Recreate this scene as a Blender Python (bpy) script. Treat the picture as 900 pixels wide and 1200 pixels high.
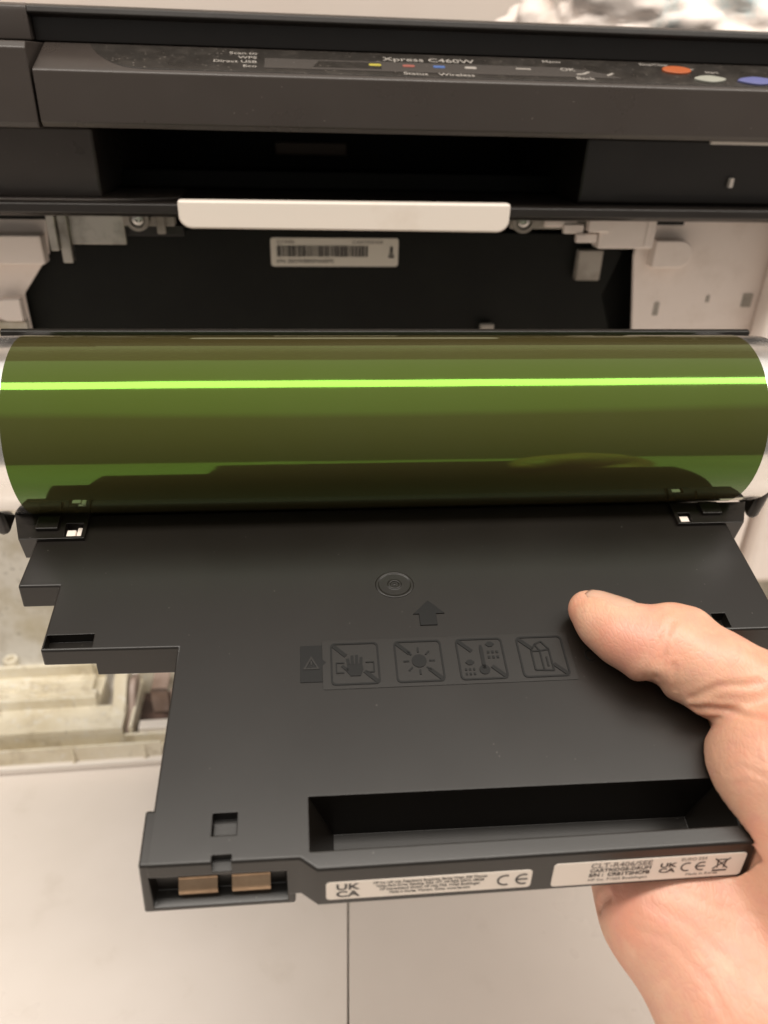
import bpy, bmesh, math, random
import numpy as np
from mathutils import Vector, Matrix, noise
random.seed(7)
for o in list(bpy.data.objects): bpy.data.objects.remove(o, do_unlink=True)
S = 0.001                      # everything below is written in millimetres
sc = bpy.context.scene
C = sc.collection
R = math.radians

# ------------------------------------------------------------------ camera
cam_d = bpy.data.cameras.new('camera'); cam = bpy.data.objects.new('camera', cam_d); C.objects.link(cam)
psi, pit, rho = R(7.4), R(30.0), R(1.8)
dv = Vector((math.sin(psi)*math.cos(pit), math.cos(psi)*math.cos(pit), -math.sin(pit)))
r0 = Vector((math.cos(psi), -math.sin(psi), 0)); u0 = r0.cross(dv)
rv = r0*math.cos(rho) + u0*math.sin(rho); uv_ = u0*math.cos(rho) - r0*math.sin(rho)
m3 = Matrix((rv, uv_, -dv)).transposed()
cam.matrix_world = Matrix.Translation((0, 0, .300)) @ m3.to_4x4()
cam_d.sensor_fit = 'VERTICAL'; cam_d.sensor_height = 36; cam_d.sensor_width = 27
cam_d.lens = 27.0; cam_d.clip_start = .005; cam_d.clip_end = 50
cam_d.dof.use_dof = True; cam_d.dof.focus_distance = .205; cam_d.dof.aperture_fstop = 11.5
sc.camera = cam

# ------------------------------------------------------------------ world and lamp
w = bpy.data.worlds.new('World'); sc.world = w; w.use_nodes = True
wn = w.node_tree; bg = wn.nodes['Background']; bg.inputs[1].default_value = .55      # a plain warm room: pale ceiling, dimmer walls
wt = wn.nodes.new('ShaderNodeTexCoord'); wx = wn.nodes.new('ShaderNodeSeparateXYZ'); wr = wn.nodes.new('ShaderNodeMapRange'); wr.inputs[1].default_value = -1; wr.inputs[2].default_value = 1
wm = wn.nodes.new('ShaderNodeValToRGB'); cr = wm.color_ramp
for i, (e, k) in enumerate(((-1., .12), (-.05, .20), (.50, .30), (.62, .78), (1., 1.))):
    el = cr.elements[i] if i in (0,) else (cr.elements.new((e+1)/2) if i < 4 else cr.elements[-1])
    el.position = (e+1)/2; el.color = (k, k*.93, k*.845, 1)
wn.links.new(wt.outputs['Generated'], wx.inputs[0]); wn.links.new(wx.outputs[2], wr.inputs[0]); wn.links.new(wr.outputs[0], wm.inputs[0]); wn.links.new(wm.outputs[0], bg.inputs[0])
ld = bpy.data.lights.new('strip_lamp', 'AREA'); ld.shape = 'RECTANGLE'; ld.size = 1.9; ld.size_y = .125
ld.energy = 5.3; ld.color = (1.0, .935, .85)
lamp = bpy.data.objects.new('strip_lamp', ld); C.objects.link(lamp); lamp.location = (.03, .0, .93)

# ------------------------------------------------------------------ render settings
sc.render.engine = 'CYCLES'
sc.render.resolution_x = 768; sc.render.resolution_y = 1024
sc.view_settings.view_transform = 'Standard'; sc.view_settings.look = 'None'
sc.view_settings.gamma = 1; sc.view_settings.use_curve_mapping = False
sc.view_settings.exposure = 1.18
sc.cycles.max_bounces = 8

# ------------------------------------------------------------------ materials
MATS = {}
def mat(name, col, rough=.5, metal=0., spec=.5, bump=0., bscale=3000., blotch=None, coat=0., mix=None, dust=None, extra=None, edge=0.):
    """mix=(colour, noise scale, lo, hi[, amount]) stains; dust=(scale, lo, hi, colour)"""
    m = bpy.data.materials.new(name); m.use_nodes = True; nt = m.node_tree; b = nt.nodes['Principled BSDF']
    b.inputs['Base Color'].default_value = (*col, 1); b.inputs['Roughness'].default_value = rough
    b.inputs['Metallic'].default_value = metal; b.inputs['Specular IOR Level'].default_value = spec
    b.inputs['Coat Weight'].default_value = coat
    tc = nt.nodes.new('ShaderNodeTexCoord'); src = None
    def nz(scale, det=5., rgh=.6, vec=None):
        n = nt.nodes.new('ShaderNodeTexNoise'); n.inputs['Scale'].default_value = scale
        n.inputs['Detail'].default_value = det; n.inputs['Roughness'].default_value = rgh
        nt.links.new(vec or tc.outputs['Object'], n.inputs['Vector']); return n
    def ramp(fac, lo, hi):
        r = nt.nodes.new('ShaderNodeMapRange'); r.inputs[1].default_value = lo; r.inputs[2].default_value = hi
        nt.links.new(fac, r.inputs[0]); return r.outputs[0]
    def mixc(fac, c2, amount=1.):
        nonlocal src
        mx = nt.nodes.new('ShaderNodeMix'); mx.data_type = 'RGBA'
        if src is None: mx.inputs[6].default_value = (*col, 1)
        else: nt.links.new(src, mx.inputs[6])
        mx.inputs[7].default_value = (*c2, 1)
        if amount < 1:
            mm = nt.nodes.new('ShaderNodeMath'); mm.operation = 'MULTIPLY'; mm.inputs[1].default_value = amount
            nt.links.new(fac, mm.inputs[0]); fac = mm.outputs[0]
        nt.links.new(fac, mx.inputs[0]); src = mx.outputs[2]
    for st in (mix or []):
        mixc(ramp(nz(st[1]).outputs[0], st[2], st[3]), st[0], st[4] if len(st) > 4 else 1.)
    if dust:
        v = nt.nodes.new('ShaderNodeTexVoronoi'); v.inputs['Scale'].default_value = dust[0]
        nt.links.new(tc.outputs['Object'], v.inputs['Vector'])
        f1 = ramp(v.outputs['Distance'], dust[2], dust[1])
        n2 = ramp(nz(90, 4).outputs[0], .42, .62)
        mm = nt.nodes.new('ShaderNodeMath'); mm.operation = 'MULTIPLY'
        nt.links.new(f1, mm.inputs[0]); nt.links.new(n2, mm.inputs[1])
        mixc(mm.outputs[0], dust[3])
    if src: nt.links.new(src, b.inputs['Base Color'])
    if blotch:   # uneven gloss
        r = nt.nodes.new('ShaderNodeMapRange'); r.inputs[1].default_value = .35; r.inputs[2].default_value = .65
        r.inputs[3].default_value = rough - blotch[1]; r.inputs[4].default_value = rough + blotch[1]
        nt.links.new(nz(blotch[0]).outputs[0], r.inputs[0]); nt.links.new(r.outputs[0], b.inputs['Roughness'])
    if bump:
        bp = nt.nodes.new('ShaderNodeBump'); bp.inputs['Strength'].default_value = bump; bp.inputs['Distance'].default_value = .0003
        nt.links.new(nz(bscale, 3).outputs[0], bp.inputs['Height']); nt.links.new(bp.outputs[0], b.inputs['Normal'])
        if edge:
            be = nt.nodes.new('ShaderNodeBevel'); be.samples = 8; be.inputs['Radius'].default_value = edge*S
            nt.links.new(be.outputs[0], bp.inputs['Normal'])
    if extra: extra(nt, b, tc, nz, ramp)
    MATS[name] = m; return m

mat('unit_black', (.0076, .0059, .0044), .31, bump=.03, bscale=2600, blotch=(30, .015), edge=.35,
    mix=[((.0094, .0074, .0056), 35, .45, .75)], dust=(260, .02, .06, (.12, .11, .10)))
mat('unit_emblem', (.0030, .0028, .0026), .5, spec=.3)
mat('unit_emblem_plate', (.0085, .0068, .0052), .36, bump=.1, bscale=2600)
mat('case_brown', (.046, .037, .032), .33, bump=.10, bscale=2400, blotch=(50, .06), dust=(300, .02, .07, (.22, .19, .17)))
mat('case_dark', (.015, .0118, .0100), .36, bump=.08, blotch=(50, .06))
mat('panel_gloss', (.026, .0225, .0195), .33, dust=(520, .05, .22, (.22, .19, .165)), mix=[((.05, .043, .037), 160, .5, .7, .8)], blotch=(120, .06))
mat('panel_window', (.075, .066, .060), .22, dust=(520, .05, .12, (.25, .22, .2)))
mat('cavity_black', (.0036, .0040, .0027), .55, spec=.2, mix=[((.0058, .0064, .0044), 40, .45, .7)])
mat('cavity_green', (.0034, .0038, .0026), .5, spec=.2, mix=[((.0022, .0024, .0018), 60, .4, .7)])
mat('white_plastic', (.85, .76, .70), .42, mix=[((.60, .50, .42), 45, .52, .8, .6)], blotch=(70, .08))
mat('bar_white', (.84, .75, .67), .35, mix=[((.62, .5, .4), 30, .6, .85, .5)])
mat('grey_plastic', (.36, .33, .29), .4, mix=[((.16, .14, .11), 70, .5, .75, .8)])
mat('bracket_steel', (.50, .47, .42), .34, metal=.85, mix=[((.22, .20, .17), 90, .45, .7, .9)])
mat('screw_steel', (.55, .53, .50), .28, metal=1.)
mat('dusty_cream', (.80, .74, .60), .5, bump=.6, bscale=420,
    mix=[((.62, .54, .38), 30, .42, .66, .8), ((.40, .33, .23), 110, .54, .70, .6), ((.22, .18, .13), 300, .64, .72, .5), ((.78, .75, .68), 260, .55, .66, .6)], blotch=(60, .12))
mat('dusty_grey', (.56, .53, .47), .45, bump=.5, bscale=400, mix=[((.36, .32, .25), 60, .45, .65, .8), ((.18, .16, .12), 260, .60, .70, .6), ((.50, .44, .30), 30, .5, .7, .5)])
mat('white_edge', (.80, .74, .68), .4)
mat('pit_dark', (.055, .035, .030), .5, mix=[((.16, .10, .08), 80, .5, .7)])
mat('bracket_pink', (.42, .32, .27), .4, mix=[((.25, .17, .13), 60, .45, .7)])
mat('copper', (.44, .31, .205), .42, metal=.9, mix=[((.34, .235, .155), 150, .4, .7)], blotch=(300, .1))
mat('label_white', (.80, .72, .64), .42)
mat('label_grey', (.66, .62, .54), .4)
mat('ink', (.030, .026, .024), .5)
mat('ink_grey', (.17, .145, .13), .5)
mat('print_white', (.34, .31, .28), .5)
mat('led_yellow', (.42, .36, .06), .4); mat('led_red', (.30, .10, .08), .4); mat('led_blue', (.08, .14, .34), .4)
mat('button_orange', (.42, .11, .04), .35); mat('button_white', (.34, .34, .29), .35); mat('button_blue', (.13, .14, .32), .35)
mat('amber', (.10, .055, .02), .35)
mat('aluminium', (.78, .76, .74), .22, metal=.95, blotch=(200, .08))
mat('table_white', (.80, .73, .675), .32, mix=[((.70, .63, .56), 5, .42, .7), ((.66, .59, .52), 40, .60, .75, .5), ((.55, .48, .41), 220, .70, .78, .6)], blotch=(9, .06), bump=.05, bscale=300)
mat('gap_dark', (.16, .13, .10), .8)
mat('wall_paint', (.86, .76, .68), .7, mix=[((.80, .68, .60), 3, .4, .7)])
mat('table_shade', (.73, .66, .60), .32, mix=[((.66, .59, .53), 5, .42, .7), ((.62, .55, .49), 40, .60, .75, .5), ((.50, .43, .37), 220, .70, .78, .6)], blotch=(9, .06), bump=.05, bscale=300)  # right leaf: table white darkened, soft shade of hand and unit in the colour
def drum_extra(nt, b, tc, nz, ramp):
    b.inputs['Specular Tint'].default_value = (.36, .96, .10, 1)
    b.inputs['IOR'].default_value = 1.85
    mp = nt.nodes.new('ShaderNodeMapping'); mp.inputs['Scale'].default_value = (.35, 1, 1); nt.links.new(tc.outputs['Object'], mp.inputs[0])
    n1 = nz(26, 3, .5, mp.outputs[0]); bp = nt.nodes.new('ShaderNodeBump'); bp.inputs['Strength'].default_value = .22; bp.inputs['Distance'].default_value = .0008
    nt.links.new(n1.outputs[0], bp.inputs['Height']); nt.links.new(bp.outputs[0], b.inputs['Normal'])
mat('drum_green', (.048, .039, .014), .075, spec=.5, mix=[((.052, .043, .019), 14, .35, .7)], blotch=(40, .02), extra=drum_extra)
def skin_extra(nt, b, tc, nz, ramp):
    b.inputs['Subsurface Weight'].default_value = .22; b.inputs['Subsurface Radius'].default_value = (1., .36, .2)
    b.inputs['Subsurface Scale'].default_value = .0035
    at = nt.nodes.new('ShaderNodeAttribute'); at.attribute_name = 'blush'
    mx = nt.nodes.new('ShaderNodeMix'); mx.data_type = 'RGBA'; lk = b.inputs['Base Color'].links[0].from_socket
    nt.links.new(lk, mx.inputs[6]); mx.inputs[7].default_value = (.70, .31, .24, 1)
    ma = nt.nodes.new('ShaderNodeMath'); ma.operation = 'MULTIPLY'; ma.inputs[1].default_value = .6; nt.links.new(at.outputs['Fac'], ma.inputs[0])
    nt.links.new(ma.outputs[0], mx.inputs[0]); nt.links.new(mx.outputs[2], b.inputs['Base Color'])
    v = nt.nodes.new('ShaderNodeTexVoronoi'); v.feature = 'DISTANCE_TO_EDGE'; v.inputs['Scale'].default_value = 900
    mp = nt.nodes.new('ShaderNodeMapping'); mp.inputs['Rotation'].default_value = (.2, .1, .8); mp.inputs['Scale'].default_value = (1, .42, 1)
    nt.links.new(tc.outputs['Object'], mp.inputs[0]); nt.links.new(mp.outputs[0], v.inputs['Vector'])
    f = ramp(v.outputs['Distance'], 0, .16)
    n = nz(260, 5)
    ad = nt.nodes.new('ShaderNodeMath'); ad.operation = 'ADD'
    nt.links.new(f, ad.inputs[0]); nt.links.new(n.outputs[0], ad.inputs[1])
    bp = nt.nodes.new('ShaderNodeBump'); bp.inputs['Strength'].default_value = .26; bp.inputs['Distance'].default_value = .00016
    nt.links.new(ad.outputs[0], bp.inputs['Height']); nt.links.new(bp.outputs[0], b.inputs['Normal'])
mat('skin', (.68, .385, .26), .42, mix=[((.70, .30, .20), 55, .45, .66, .75), ((.76, .47, .32), 95, .52, .70, .7), ((.64, .31, .24), 260, .48, .66, .45)], extra=skin_extra)
def nail_extra(nt, b, tc, nz, ramp):
    b.inputs['Subsurface Weight'].default_value = .2; b.inputs['Subsurface Scale'].default_value = .002
mat('nail', (.66, .38, .28), .22, extra=nail_extra)
def bag_extra(nt, b, tc, nz, ramp):
    b.inputs['Sheen Weight'].default_value = .2
mat('bag_film', (.98, .87, .80), .5, mix=[((.86, .74, .60), 26, .56, .68, .6), ((.30, .55, .60), 17, .58, .66, .7), ((.85, .45, .45), 11, .66, .70, .5)], extra=bag_extra)

# ------------------------------------------------------------------ helpers
def finish(me, smooth=True, ang=35):
    if smooth:
        for p in me.polygons: p.use_smooth = True
        me.set_sharp_from_angle(angle=R(ang))
def link(name, me, m, parent=None, world=False, bevel=0, seg=2):
    o = bpy.data.objects.new(name, me); C.objects.link(o)
    if m and not me.materials: me.materials.append(MATS[m])
    if parent:
        o.parent = parent
        if world:
            W = Matrix.Identity(4); p = parent
            while p: W = p.matrix_basis.copy() if p.parent is None else W; p = p.parent
            o.matrix_parent_inverse = W.inverted() if parent.parent is None else Matrix.Identity(4)
    if bevel:
        bv = o.modifiers.new('bevel', 'BEVEL'); bv.width = bevel*S; bv.segments = seg; bv.limit_method = 'ANGLE'
        bv.angle_limit = R(35); bv.harden_normals = True
    return o
def mk(name, verts, faces, m, parent=None, world=False, bevel=0, smooth=True, seg=2):
    me = bpy.data.meshes.new(name); me.from_pydata([Vector(v)*S for v in verts], [], faces)
    bm = bmesh.new(); bm.from_mesh(me); bmesh.ops.recalc_face_normals(bm, faces=bm.faces); bm.to_mesh(me); bm.free()
    finish(me, smooth); return link(name, me, m, parent, world, bevel, seg)
def box_vf(x0, x1, y0, y1, z0, z1, vs=None, fs=None):
    vs = [] if vs is None else vs; fs = [] if fs is None else fs; b = len(vs)
    vs += [(x0,y0,z0),(x1,y0,z0),(x1,y1,z0),(x0,y1,z0),(x0,y0,z1),(x1,y0,z1),(x1,y1,z1),(x0,y1,z1)]
    fs += [tuple(b+i for i in f) for f in ((0,3,2,1),(4,5,6,7),(0,1,5,4),(1,2,6,5),(2,3,7,6),(3,0,4,7))]
    return vs, fs
def box(name, x0, x1, y0, y1, z0, z1, m, parent=None, world=True, bevel=.4, **k):
    return mk(name, *box_vf(x0, x1, y0, y1, z0, z1), m, parent, world, bevel, **k)
def boxes(name, lst, m, parent=None, world=True, bevel=.4, **k):
    vs, fs = [], []
    for b in lst: box_vf(*b, vs, fs)
    return mk(name, vs, fs, m, parent, world, bevel, **k)
def prism_vf(pts, z0, z1, bot=None, vs=None, fs=None):
    vs = [] if vs is None else vs; fs = [] if fs is None else fs; b = len(vs); n = len(pts); bot = bot or pts
    vs += [(p[0], p[1], z0) for p in bot] + [(p[0], p[1], z1) for p in pts]
    fs.append(tuple(b+i for i in range(n))[::-1]); fs.append(tuple(b+n+i for i in range(n)))
    for i in range(n): j = (i+1) % n; fs.append((b+i, b+j, b+n+j, b+n+i))
    return vs, fs
def each(name, lst, m, parent=None, world=True, bevel=.4, **k):
    return [box(name, *b, m, parent, world, bevel, **k) for b in lst]
def extrude_x(name, prof, x0, x1, m, parent=None, world=True, bevel=0):   # profile in (y,z)
    n = len(prof); vs = [(x0, *p) for p in prof] + [(x1, *p) for p in prof]
    fs = [tuple(range(n)), tuple(range(n, 2*n))[::-1]] + [(i, (i+1) % n, n+(i+1) % n, n+i) for i in range(n)]
    return mk(name, vs, fs, m, parent, world, bevel)
def lathe_x(name, prof, m, parent, cy, cz, seg=96, world=False, closed=False, bevel=0):   # profile (x,r)
    vs, fs = [], []
    for (x, r) in prof:
        for k in range(seg):
            a = 2*math.pi*k/seg; vs.append((x, cy+r*math.cos(a), cz+r*math.sin(a)))
    for i in range(len(prof)-1):
        for k in range(seg): k2 = (k+1) % seg; fs.append((i*seg+k, i*seg+k2, (i+1)*seg+k2, (i+1)*seg+k))
    fs.append(tuple(range(seg))); fs.append(tuple(range((len(prof)-1)*seg, len(prof)*seg)))
    return mk(name, vs, fs, m, parent, world, bevel)
def disc_pts(cx, cy, r, n=32, a0=0): return [(cx+r*math.cos(a0+2*math.pi*i/n), cy+r*math.sin(a0+2*math.pi*i/n)) for i in range(n)]
def rrect(x0, x1, y0, y1, r, n=5):
    p = []
    for cx, cy, a in ((x1-r, y1-r, 0), (x0+r, y1-r, 90), (x0+r, y0+r, 180), (x1-r, y0+r, 270)):
        for i in range(n+1): t = R(a+90*i/n); p.append((cx+r*math.cos(t), cy+r*math.sin(t)))
    return p
def ring_vf(po, pi_, z0, z1, vs, fs):
    n = len(po); b = len(vs)
    for pts, z in ((po, z0), (pi_, z0), (po, z1), (pi_, z1)): vs += [(p[0], p[1], z) for p in pts]
    for i in range(n):
        j = (i+1) % n; o0, i0, o1, i1 = b, b+n, b+2*n, b+3*n
        fs += [(o1+i, o1+j, i1+j, i1+i), (o0+i, o0+j, o1+j, o1+i), (i0+j, i0+i, i1+i, i1+j), (o0+j, o0+i, i0+i, i0+j)]
def boolean(o, cutters, op='DIFFERENCE', pre=0):
    if pre:
        for c in [o]+list(cutters):
            b_ = c.modifiers.new('r', 'BEVEL'); b_.width = pre*S; b_.segments = 3; b_.limit_method = 'ANGLE'; b_.angle_limit = R(40)
    for c in cutters:
        if o.parent: c.parent = o.parent; c.matrix_parent_inverse = o.matrix_parent_inverse
        md = o.modifiers.new('b', 'BOOLEAN'); md.object = c; md.operation = op; md.solver = 'EXACT'
    dg = bpy.context.evaluated_depsgraph_get(); dg.update()
    me = bpy.data.meshes.new_from_object(o.evaluated_get(dg)); o.modifiers.clear(); old = o.data; o.data = me; bpy.data.meshes.remove(old)
    for c in cutters: d = c.data; bpy.data.objects.remove(c); bpy.data.meshes.remove(d)
    finish(me)
def add_bevel(o, wd, seg=3): wn_ = o.modifiers.new('n', 'WEIGHTED_NORMAL'); wn_.keep_sharp = True; wn_.weight = 80      # edges of the cut mouldings are rounded by the bevel node of their material
def text(name, s, size, m, parent, mtx, ext=.04, align='LEFT', sx=1., bold=0., world=False):
    cu = bpy.data.curves.new(name, 'FONT'); cu.body = s; cu.size = size*S; cu.extrude = ext*S; cu.align_x = align; cu.align_y = 'CENTER'
    cu.offset = bold*S; cu.resolution_u = 3
    t = bpy.data.objects.new(name, cu); C.objects.link(t)
    dg = bpy.context.evaluated_depsgraph_get(); me = bpy.data.meshes.new_from_object(t.evaluated_get(dg))
    bpy.data.objects.remove(t); bpy.data.curves.remove(cu)
    me.transform(mtx @ Matrix.Diagonal((sx, 1, 1, 1))); me.materials.clear()
    return link(name, me, m, parent, world)
def tag(o, label, cat, group=None):
    o['label'] = label; o['category'] = cat
    if group: o['group'] = group
    return o
def struct(o): o['kind'] = 'structure'; return o
def empty(name, loc):
    o = bpy.data.objects.new(name, None); C.objects.link(o); o.location = Vector(loc)*S; o.empty_display_size = .02
    o.matrix_basis = Matrix.Translation(Vector(loc)*S); return o

# ------------------------------------------------------------------ setting
tb = struct(box('tabletop', -900, 1000, -250, 900, -30, -3, 'gap_dark', None, bevel=0))
def tpanel(x0, x1, m):
    # the seam between the two leaves runs from (15,193) to (11,130)
    vs = [(x0[0], -250, -2.9), (x1[0], -250, -2.9), (x1[1], 900, -2.9), (x0[1], 900, -2.9),
          (x0[0], -250, 0), (x1[0], -250, 0), (x1[1], 900, 0), (x0[1], 900, 0)]
    return mk('table_leaf', vs, [(0,3,2,1),(4,5,6,7),(0,1,5,4),(1,2,6,5),(2,3,7,6),(3,0,4,7)], m, tb, False, .5)
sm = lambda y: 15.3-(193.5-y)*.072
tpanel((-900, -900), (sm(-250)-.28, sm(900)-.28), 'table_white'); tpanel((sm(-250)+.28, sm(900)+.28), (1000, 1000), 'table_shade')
struct(box('wall', -1500, 1700, 700, 720, -30, 1500, 'wall_paint', None, bevel=0))

# ------------------------------------------------------------------ printer
PR = tag(empty('printer', (38, 420, 0)), 'black and white colour laser printer standing open with its front door folded down', 'printer')
XL, XR = -215, 290
# scanner lid
lid = extrude_x('scanner_lid', [(313, 304.9), (313, 311.8), (309, 312.1), (308, 312.9), (308.6, 314.6), (311, 315.3), (600, 315.3), (600, 304.9)], -82, XR, 'case_dark', PR, bevel=.3)
extrude_x('lid_corner', [(308.4, 304.9), (308, 312.9), (308.6, 314.6), (311, 315.35), (600, 315.35), (600, 304.9)], XL, -82.05, 'case_brown', PR, bevel=.5)
# front bezel with the sloping control panel
bez = extrude_x('front_bezel', [(291.5, 280.4), (290, 282), (290, 296.6), (290.6, 297.3), (310, 304.5), (420, 304.5), (420, 280.4)], -78.6, XR, 'case_brown', PR, bevel=.4)
extrude_x('bezel_corner', [(291, 280.0), (289.8, 281.6), (289.8, 302.6), (291.4, 304.4), (420, 304.45), (420, 280.0)], XL, -79.4, 'case_brown', PR, bevel=.5)
TH = math.atan2(7.2, 19.4)
PM = lambda X, s, h=.25: Matrix.Translation(Vector((X, 290.6+19.4*s, 297.3+7.2*s))*S) @ Matrix.Rotation(TH, 4, 'X') @ Matrix.Translation((0, 0, h*S))
def panel_shape(name, pts, m, parent, z0, z1, bevel=0):     # pts (X, distance up the slope)
    o = mk(name, *prism_vf(pts, z0, z1), m, parent, True, bevel)
    o.data.transform(Matrix.Translation(Vector((0, 290.6, 297.3))*S) @ Matrix.Rotation(TH, 4, 'X')); return o
gl = [(XR-1, 1.2), (XR-1, 19.9), (-63.5, 19.9), (-62.5, 17.0), (-60.5, 13), (-57.5, 8.5), (-54.5, 5.2), (-51, 2.8), (-47, 1.6), (-42, 1.2)]
cp = panel_shape('control_panel', gl, 'panel_gloss', PR, -.5, .22, .12)
panel_shape('display_window', [(-6, 4.5), (117, 4.5), (113, 7.5), (105, 10.8), (97, 12.4), (-6, 12.4)], 'panel_window', cp, .15, .34)
panel_shape('window_inset', [(10, 6.2), (33, 6.2), (33, 11.2), (12, 11.2)], 'panel_gloss', cp, .3, .42)
def ptext(s, X, d, size, align='LEFT', m='print_white', sx=1.15):
    return text('lettering', s, size, m, cp, PM(X, d/20.7, .4), align=align, sx=sx, world=True, bold=.03)
for i, s in enumerate(('Scan to', 'WPS', 'Direct USB', 'Eco')): ptext(s, -8.5, 15.6-3.5*i, 2.7, 'RIGHT')
ptext('Xpress C460W', 34, 14.6, 4.2, sx=1.2); ptext('Status', 40, 3.0, 3.0); ptext('Wireless', 52, 3.0, 3.0)
ptext('Menu', 91, 17.0, 2.6); ptext('OK', 96, 10.5, 3.2); ptext('Back', 100, 3.3, 3.0)
ptext('Stop/Clear', 127, 17.4, 2.2); ptext('Power', 140, 14.3, 2.2); ptext('Start', 150, 12.0, 2.2)
for X, mt in ((31, 'led_yellow'), (42.5, 'led_red'), (53, 'led_blue'), (64, 'print_white')):
    panel_shape('indicator_mark', rrect(X-2.1, X+2.1, 8.4, 10.2, .8), mt, cp, .2, .5)
panel_shape('indicator_mark', rrect(80, 85.5, 9.4, 10.3, .4), 'print_white', cp, .2, .5)
for pts in ([(101, 6.2), (104, 6.8), (106.5, 8.8), (105.6, 9.1), (103.4, 7.5), (101, 7.0)], [(112, 6.0), (113.5, 6.9), (115, 8.4), (114.2, 8.5), (112, 7.0)]):
    panel_shape('cursor_mark', pts, 'print_white', cp, .2, .5)
def button(X, d, rx, ry, mt, star=False):
    pts = []
    for i in range(40):
        a = 2*math.pi*i/40; k = 1 if not star else 1-.12*abs(math.sin(2*a)); pts.append((X+rx*k*math.cos(a), d+ry*k*math.sin(a)))
    return panel_shape('button', pts, mt, cp, .1, .9, .25)
button(139.5, 12.8, 5.4, 3.0, 'button_orange'); button(149.5, 5.8, 6.0, 2.7, 'button_white', True); button(167.0, 5.4, 7.4, 3.1, 'button_blue', True)
# output bay between scanner and body
each('bay_back', [(-68, 113, 420, 424, 250, 280), (-68, 113, 330, 424, 251, 255.8)], 'cavity_black', PR)
extrude_x('bay_cheek', [(306, 256.4), (304, 279.9), (424, 279.9), (424, 256.4)], -196, -66, 'case_brown', PR, bevel=1.2)
extrude_x('bay_cheek', [(308, 256.4), (306.5, 279.9), (424, 279.9), (424, 256.4)], 112, XR-6, 'case_dark', PR, bevel=1.2)
box('bay_reflection', -5, 30, 417, 420.5, 262, 267.5, 'amber', PR)  # amber box painted in for a faint orange reflection in the bay
extrude_x('bezel_glint', [(305.5, 278.4), (305.5, 279.8), (308, 279.8), (308, 278.4)], 160, XR-6, 'white_edge', PR, bevel=.2)  # thin white box stands in for the bright glint under the bezel
extrude_x('case_clip', [(305.6, 263.2), (305.6, 266.7), (309, 266.7), (309, 263.2)], 171.4, 173.0, 'white_edge', PR, bevel=.2)
lip = extrude_x('tray_lip', [(301.2, 251.6), (299.6, 252.8), (299.8, 255.6), (301, 256.3), (334, 256.3), (334, 250.8), (304, 250.8)], XL+4, XR-4, 'case_dark', PR, bevel=.4)
# raised shoulder on the left of the lip
sh = [(XL+5, 300.6), (-70, 300.6), (-58, 302), (-48, 304.5), (-41, 307), (-39, 309), (-39, 330), (XL+5, 330)]
mk('lip_shoulder', *prism_vf(sh, 256.2, 257.2), 'case_brown', PR, True, .4)
# white bar with rounded lower corners
pw = []
for i in range(9): a = R(180+90*i/8); pw.append((-34+4.6*math.cos(a), 252.6+4.2*math.sin(a)))
for i in range(9): a = R(270+90*i/8); pw.append((77.4+4.6*math.cos(a), 252.0+4.2*math.sin(a)))
pw += [(82, 257.9), (-38.6, 257.9)]
vs, fs = prism_vf(pw, 0, 4.6); vs = [(v[0], 299-v[2], v[1]) for v in vs]
mk('white_bar', vs, fs, 'bar_white', PR, True, .9)
# metal and plastic pieces left of the bar
box('bracket_plate', -84, -63, 322, 324, 237.5, 250.9, 'bracket_steel', PR)
each('bracket_upright', [(-90.5, -87.5, 317, 326, 236, 250.9), (-87.4, -83.6, 319.5, 324, 231, 250.9)], 'bracket_steel', PR)
def screw(X, z, Y, r):
    o = lathe_y('screw_boss', [(0, r+1.6), (2.2, r+1.4), (2.2, r+.2), (1.0, r+.2)], 'grey_plastic', PR, X, z, Y)
    lathe_y('screw', [(.6, r*.78), (1.6, r*.74), (2.0, r*.5), (2.0, .9), (1.2, .8)], 'screw_steel', PR, X, z, Y)
def lathe_y(name, prof, m, parent, cx, cz, Y, seg=28, bevel=0):
    vs, fs = [], []
    for (t, r) in prof:
        for k in range(seg): a = 2*math.pi*k/seg; vs.append((cx+r*math.cos(a), Y-t, cz+r*math.sin(a)))
    for i in range(len(prof)-1):
        for k in range(seg): k2 = (k+1) % seg; fs.append((i*seg+k, i*seg+k2, (i+1)*seg+k2, (i+1)*seg+k))
    fs.append(tuple(range((len(prof)-1)*seg, len(prof)*seg)))
    return mk(name, vs, fs, m, parent, True, bevel)
box('screw_plate', -63.5, -51.5, 321.8, 324.5, 244.5, 251, 'grey_plastic', PR); screw(-57.4, 247.2, 321.8, 2.9)
each('latch', [(-52, -43.4, 318.5, 324, 245, 251), (-50, -46.8, 316.5, 318.6, 242.5, 249.6)], 'grey_plastic', PR)
each('rail', [(-64, -41, 325, 328, 240.2, 244.4), (-40, -20, 325.4, 328, 243.6, 245), (28, 62, 325.4, 328, 243.6, 244.6)], 'case_dark', PR)
# pieces right of the bar
box('screw_plate', 90, 123.5, 322, 324.8, 244.6, 251, 'grey_plastic', PR); screw(95.2, 247.8, 322, 3.2)
each('latch', [(104, 118, 320.5, 322.4, 245.5, 248.2), (112, 120.6, 319.4, 321.4, 243.2, 247), (117.6, 126.6, 318.6, 321.2, 239.8, 243.4)], 'white_plastic', PR, bevel=.6)
each('hinge_block', [(127, 151, 318, 326, 237.6, 250.9), (121.6, 130.6, 316.8, 322, 244.2, 250.9), (146.6, 148.2, 317.4, 318.4, 238.5, 250)], 'white_plastic', PR, bevel=.7)
box('stop_block', 124.5, 135.5, 331, 335.5, 221.5, 234.5, 'grey_plastic', PR, bevel=.8)
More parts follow.
